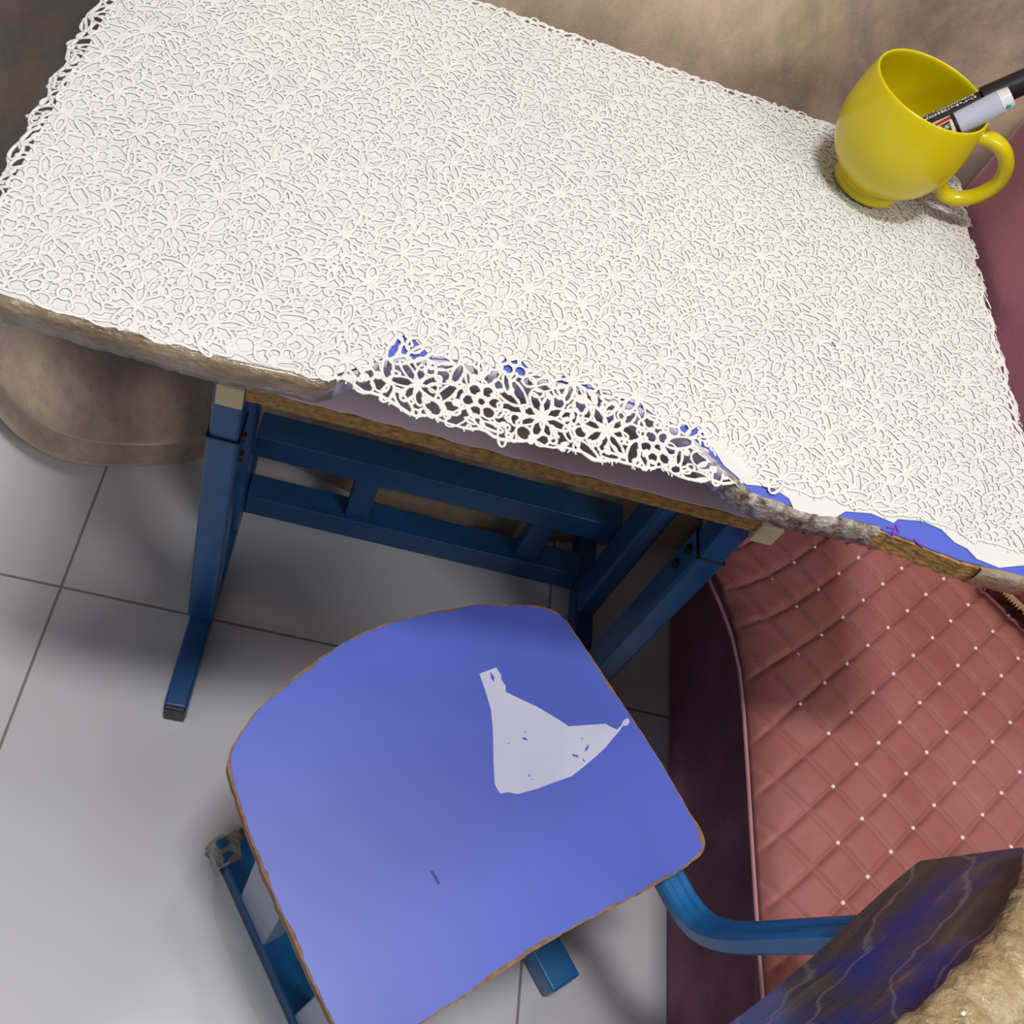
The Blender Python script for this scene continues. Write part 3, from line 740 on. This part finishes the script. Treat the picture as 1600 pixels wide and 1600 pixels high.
sweep(bm, [st + zdir * 0.003, st + zdir * 0.265], [(-0.003, -0.0012), (0.003, -0.0012), (0.003, 0.0012), (-0.003, 0.0012)])
rr = random.Random(4)
for i in range(74):
    if rr.random() < 0.12 or 15 < i < 18: continue
    p = st + zdir * (0.004 + i * 0.0035)
    sweep(bm, [p - zn * 0.0028, p - zn * 0.0062], [(-0.0009, -0.0009), (0.0009, -0.0009), (0.0009, 0.0009), (-0.0009, 0.0009)])
obj('zip', bm, brass, cush)['label'] = 'brass zip with teeth'

# ------------------------------------------------------------------ chair
E1 = Vector((0.8, 0.6, 0)); E2 = Vector((0.6, -0.8, 0))       # E1 across the chair, E2 towards its back
def C(n, m, z): return (E1 * n + E2 * m + Vector((0, 0, z))) * H
SZ = 0.31 * H
chair = thing('school_chair', 'small school chair with worn blue seat and tape-wrapped backrest', 'chair', C(0.2735, -0.08, 0))
seat_px = [(354, 1200), (356, 1180), (368, 1155), (400, 1110), (440, 1072), (520, 1012), (580, 982), (640, 963), (700, 950), (760, 943), (820, 944), (858, 948), (880, 963), (900, 988), (950, 1064), (1030, 1184), (1075, 1263), (1100, 1302), (1104, 1322), (1090, 1343), (1030, 1382), (870, 1462), (700, 1575), (640, 1612)]
so = [Vector((P(x, y, SZ).x, P(x, y, SZ).y)) for x, y in seat_px]
bl = C(0.150, 0.040, 0); bl2 = C(0.133, 0.028, 0); bl3 = C(0.1265, 0.0, 0)
so += [Vector((bl.x, bl.y)), Vector((bl2.x, bl2.y)), Vector((bl3.x, bl3.y))]
for x, y in ((450, 1452), (400, 1338)):
    p = P(x, y, SZ); so.append(Vector((p.x, p.y)))
so = ccw(so)
so = smooth_closed(so, 1); so = resample(so, 0.004)
so = [Vector((p.x, p.y)) for p in so]
seat = obj('seat', prism(inset(so, lambda s, i: 0.001 * (vnoise(s * 150, 8) - 0.5)), SZ - 0.014, SZ - 0.0008), seat_edge, chair)
BRc = C(0.413, 0.012, 0)
def worn(s, i):
    w = 0.0006 + 0.0026 * vnoise(s * 70, 2) ** 3 + 0.0012 * vnoise(s * 260, 5)
    d = (so[i] - Vector((BRc.x, BRc.y))).length
    w += 0.006 * max(0, 1 - d / 0.035) * vnoise(s * 190, 4)
    return w
obj('laminate', prism(inset(so, worn), SZ - 0.0008, SZ), blue_lam, seat)['label'] = 'worn blue laminate seat surface'
patch_px = [(749, 1053), (775, 1043), (783, 1055), (783, 1062), (790, 1072), (790, 1081), (808, 1090), (840, 1105), (872, 1124), (888, 1135), (918, 1133), (946, 1131), (956, 1137), (964, 1140), (970, 1134), (973, 1127), (980, 1122), (984, 1127), (980, 1134), (973, 1134), (967, 1143), (958, 1153), (948, 1166), (930, 1183), (912, 1198), (893, 1213), (862, 1224), (838, 1233), (808, 1241), (795, 1238), (781, 1240), (773, 1226), (771, 1190), (770, 1140), (767, 1110), (760, 1085)]
pp = ccw([Vector((P(x, y, SZ).x, P(x, y, SZ).y)) for x, y in patch_px])
obj('bare_patch', prism(pp, SZ + 0.00005, SZ + 0.0003), white_peel, seat)['label'] = 'pale patch where the blue surface has peeled off'
for sp_ in ([(766, 1049), (772, 1058), (772, 1066), (767, 1060)], [(816, 1152), (822, 1153), (824, 1157), (817, 1156)], [(894, 1178), (904, 1181), (903, 1184), (895, 1182)], [(914, 1170), (920, 1162), (919, 1170), (914, 1175)], [(909, 1184), (914, 1189), (912, 1191)], [(793, 1160), (796, 1162), (794, 1163)], [(826, 1208), (829, 1214), (826, 1213)], [(831, 1216), (832, 1219), (830, 1218)], [(819, 1143), (822, 1143), (820, 1145)], [(908, 1153), (912, 1155), (908, 1155)]):
    q = ccw([Vector((P(x, y, SZ).x, P(x, y, SZ).y)) for x, y in sp_]); bm = bmesh.new(); bm.faces.new([bm.verts.new((p.x, p.y, SZ + 0.00042)) for p in q]); obj('blue_fleck', bm, blue_lam, seat)
bm = bmesh.new()
sweep(bm, [P(674, 1361, SZ + 0.0002), P(680, 1370, SZ + 0.0002), P(686, 1381, SZ + 0.0002)], [(-0.0009, 0), (0.0009, 0), (0.0009, 0.0003), (-0.0009, 0.0003)])
obj('scratch', bm, mat('dark_scratch', (0.05, 0.03, 0.2), 0.6, bump=0.05), seat)['label'] = 'short dark scratch'

def bar(a, b, w, h, up=Vector((0, 0, 1)), bm=None):
    bm = bm or bmesh.new(); a, b = Vector(a), Vector(b)
    if abs((b - a).normalized().z) > 0.9: up = E2
    return sweep(bm, [a, b], [(-w / 2, -h / 2), (w / 2, -h / 2), (w / 2, h / 2), (-w / 2, h / 2)], ups=[up, up])
for sgn, nc in ((-1, 0.166), (1, 0.3775)):
    r = obj('runner', bar(C(nc, -0.197, 0.0175), C(nc, 0.062, 0.0175), 0.037, 0.037), blue_paint_chair, chair, bevel=0.003)
    for m0 in (-0.121, -0.013 if sgn < 0 else -0.04):
        po = obj('post', bar(C(nc + sgn * 0.004, m0, 0.033), C(nc + sgn * 0.004, m0, 0.289), 0.024, 0.056), lit_paint if sgn < 0 else blue_paint_chair, chair, bevel=0.003)
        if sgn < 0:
            po['label'] = 'blue chair post, painted pale for the light it catches'
            for dm in (0.012,):
                bm = bmesh.new(); cyl(bm, C(nc - 0.0145 + 0.004, m0 + dm, 0.105), C(nc - 0.0105, m0 + dm, 0.105), 0.006, 0.006, 12)
                h_ = obj('bolt', bm, dark_bolt, po)
    obj('seat_rail', bar(C(nc, -0.15, 0.2895), C(nc, -0.03, 0.2895), 0.03, 0.018), blue_paint_chair, chair, bevel=0.002)
    # back tube: leaves the seat rail, sweeps round and climbs to the backrest
    nn = 0.2735; q_ = sgn
    ctrl = [(nn + q_ * (a - 0.2735), b, c) for a, b, c in ((.388, -.02, .286), (.387, .02, .286), (.385, .045, .288), (.382, .062, .300), (.378, .072, .325), (.374, .079, .36), (.371, .087, .415), (.368, .100, .50), (.366, .108, .56))]
    pts = [C(*c) for c in cr(ctrl, 6)]
    bt = bmesh.new(); w_, h_ = 0.027, 0.0165
    prof = [(-w_ / 2, -h_ / 2 + .003), (-w_ / 2 + .003, -h_ / 2), (w_ / 2 - .003, -h_ / 2), (w_ / 2, -h_ / 2 + .003), (w_ / 2, h_ / 2 - .003), (w_ / 2 - .003, h_ / 2), (w_ / 2 - 0.008, h_ / 2), (w_ / 2 - 0.010, h_ / 2 - 0.002), (-w_ / 2 + 0.010, h_ / 2 - 0.002), (-w_ / 2 + 0.008, h_ / 2), (-w_ / 2 + .003, h_ / 2), (-w_ / 2, h_ / 2 - .003)]
    ups = []
    for i in range(len(pts)):
        t = (pts[min(i + 1, len(pts) - 1)] - pts[max(i - 1, 0)]).normalized(); ups.append(E1.cross(t) * (1 if E1.cross(t).z >= -0.2 else -1))
    ups = [(-(E1.cross((pts[min(i + 1, len(pts) - 1)] - pts[max(i - 1, 0)]).normalized()))) for i in range(len(pts))]
    if ups[0].z < 0: ups = [-u_ for u_ in ups]
    sweep(bt, pts, prof, ups=ups)
    obj('back_tube', bt, blue_paint_chair, chair, smooth=False)
obj('cross_tube', bar(C(0.176, -0.045, 0.05), C(0.368, -0.045, 0.05), 0.03, 0.03), blue_paint_chair, chair, bevel=0.003)
obj('cross_tube', bar(C(0.176, -0.13, 0.275), C(0.368, -0.13, 0.275), 0.02, 0.014), blue_paint_chair, chair, bevel=0.002)

# backrest: bent board, flat bottom, arched top, tape round it
NC = 0.2735; HW = 0.126
def back_top(a): return 0.586 + 0.040 * (max(0, 1 - abs(a) ** 2.2)) ** 0.8
def back_bot(a): return 0.505 + 0.012 * abs(a) ** 6
def back_m_of(a, z): return 0.076 + 0.010 * (1 - a * a) + (z - 0.5) * 0.16
bm = bmesh.new(); NA, NZ = 40, 10; gf = []; gb = []
th = 0.010 / H
for i in range(NA + 1):
    a = -1 + 2 * i / NA; f_, b_ = [], []
    for j in range(NZ + 1):
        z = back_bot(a) + (back_top(a) - back_bot(a)) * j / NZ; m_ = back_m_of(a, z)
        f_.append(bm.verts.new(C(NC + a * HW, m_, z))); b_.append(bm.verts.new(C(NC + a * HW, m_ + th, z)))
    gf.append(f_); gb.append(b_)
for i in range(NA):
    for j in range(NZ):
        bm.faces.new((gf[i][j], gf[i + 1][j], gf[i + 1][j + 1], gf[i][j + 1])); bm.faces.new((gb[i][j], gb[i][j + 1], gb[i + 1][j + 1], gb[i + 1][j]))
    bm.faces.new((gf[i][0], gb[i][0], gb[i + 1][0], gf[i + 1][0])); bm.faces.new((gf[i][NZ], gf[i + 1][NZ], gb[i + 1][NZ], gb[i][NZ]))
for j in range(NZ):
    bm.faces.new((gf[0][j], gf[0][j + 1], gb[0][j + 1], gb[0][j])); bm.faces.new((gf[NA][j], gb[NA][j], gb[NA][j + 1], gf[NA][j + 1]))
back = obj('backrest', bm, back_m, chair, smooth=False)
back['label'] = 'blue backrest board wrapped in creased brown tape'
# thick crumpled tan tape along the arched top edge
bm = bmesh.new(); rings = []
for i in range(121):
    a = -1.0 + 2.0 * i / 120; z = back_top(a); m_ = back_m_of(a, z) + th / 2; c = C(NC + a * HW * 1.01, m_, z)
    r = []
    for q in range(12):
        an = 2 * math.pi * q / 12; R = 0.0150 * (0.45 + 0.55 * ss(0, 10, min(i, 120 - i))) * (1 + 0.22 * (vnoise(i * 0.35 + q * 3.1, q) - 0.5))
        r.append(bm.verts.new(c + E2 * (R * 1.25 * math.cos(an) + 0.006) + Vector((0, 0, 1)) * (R * 0.9 * math.sin(an) + 0.004)))
    rings.append(r)
for A_, B_ in zip(rings, rings[1:]):
    for q in range(12): bm.faces.new((A_[q], A_[(q + 1) % 12], B_[(q + 1) % 12], B_[q]))
bm.faces.new(rings[0]); bm.faces.new(rings[-1])
obj('edge_tape', bm, tan_tape, back, smooth=True)['label'] = 'thick crumpled tan tape along the top edge'

# tape on the left runner: grubby wad on the front end and a clear film down its side
bm = bmesh.new(); rings = []
for i in range(9):
    m_ = -0.2015 + i * 0.0035; r = []
    for q in range(16):
        an = 2 * math.pi * q / 16; R = 0.0222 * (1 + 0.25 * (vnoise(i * 0.9 + q * 2.3, q + 3) - 0.5)) * (0.72 if i == 0 else 1)
        ca, sa = math.cos(an), math.sin(an); k_ = 1 / max(abs(ca), abs(sa)) ** 0.75
        p = C(0.166, m_ + 0.002 * vnoise(q * 1.7, i), 0.0175)
        zz = max(0.0015, p.z + R * sa * k_ * 0.86)
        q_ = p + E1 * (R * ca * k_ * (1.12 if ca < 0 else 0.86)); r.append(bm.verts.new((q_.x, q_.y, zz)))
    rings.append(r)
for A_, B_ in zip(rings, rings[1:]):
    for q in range(16): bm.faces.new((A_[q], A_[(q + 1) % 16], B_[(q + 1) % 16], B_[q]))
bm.faces.new(rings[0])
run_left = [o for o in chair.children if o.name.startswith('runner')][0]
obj('tape_wad', bm, grubby_tape, run_left, smooth=True)['label'] = 'crumpled grubby tape round the front end'
bm = bmesh.new(); rows = []
for i in range(60):
    m_ = -0.185 + i * 0.0042; r = []
    for q in range(7):
        f_ = q / 6; wob = 0.004 * (vnoise(i * 0.22, q // 2 + 20) - 0.5)
        nn_ = 0.166 - (0.0205 + 0.016 * f_ ** 1.3 * ss(0, 12, i)) ; z_ = 0.036 * (1 - f_) ** 1.25 + 0.0012
        p = C(nn_, m_, 0); r.append(bm.verts.new((p.x + wob * f_, p.y, z_ * 1.0 + 0.0006 * vnoise(i * 0.7, q))))
    rows.append(r)
for A_, B_ in zip(rows, rows[1:]):
    for q in range(6): bm.faces.new((A_[q], A_[q + 1], B_[q + 1], B_[q]))
obj('tape_film', bm, clear_tape, run_left, smooth=True)['label'] = 'glossy clear tape film along the outer side'

# ------------------------------------------------------------------ light
def area(name, loc, sx, sy, power, color, target):
    l = bpy.data.lights.new(name, 'AREA'); l.shape = 'RECTANGLE'; l.size = sx; l.size_y = sy; l.energy = power; l.color = color
    o = bpy.data.objects.new(name, l); col.objects.link(o); o.location = loc
    o.rotation_euler = (Vector(target) - Vector(loc)).to_track_quat('-Z', 'Y').to_euler()
    return o
area('ceiling_lamp', (0.05, 0.16, 2.6), 0.34, 0.16, 29, (1.0, 0.975, 0.94), (0.1, 0.4, 0))
area('room_lamp', (1.5, -0.9, 2.6), 0.9, 0.4, 22, (1.0, 0.97, 0.93), (0.2, 0.5, 0.3))
area('spot_lamp', (0.165, 0.62, 2.6), 0.10, 0.20, 4, (1.0, 0.98, 0.95), (0.1, 0.4, 0))
w = bpy.data.worlds.new('room'); bpy.context.scene.world = w; w.use_nodes = True
w.node_tree.nodes['Background'].inputs[0].default_value = (0.93, 0.95, 1.0, 1); w.node_tree.nodes['Background'].inputs[1].default_value = 0.25

# ------------------------------------------------------------------ camera
cd = bpy.data.cameras.new('camera'); cam = bpy.data.objects.new('camera', cd); col.objects.link(cam)
cd.sensor_width = 36; cd.lens = F / 1600 * 36; cd.clip_start = 0.01
R = Matrix(((M[0][0], -M[0][1], -M[0][2]), (M[1][0], -M[1][1], -M[1][2]), (M[2][0], -M[2][1], -M[2][2])))
cam.matrix_world = Matrix.Translation((0, 0, H)) @ R.to_4x4()
bpy.context.scene.camera = cam
sc = bpy.context.scene
sc.view_settings.view_transform = 'Standard'; sc.view_settings.look = 'None'; sc.view_settings.exposure = 0.0
sc.cycles.use_denoising = True
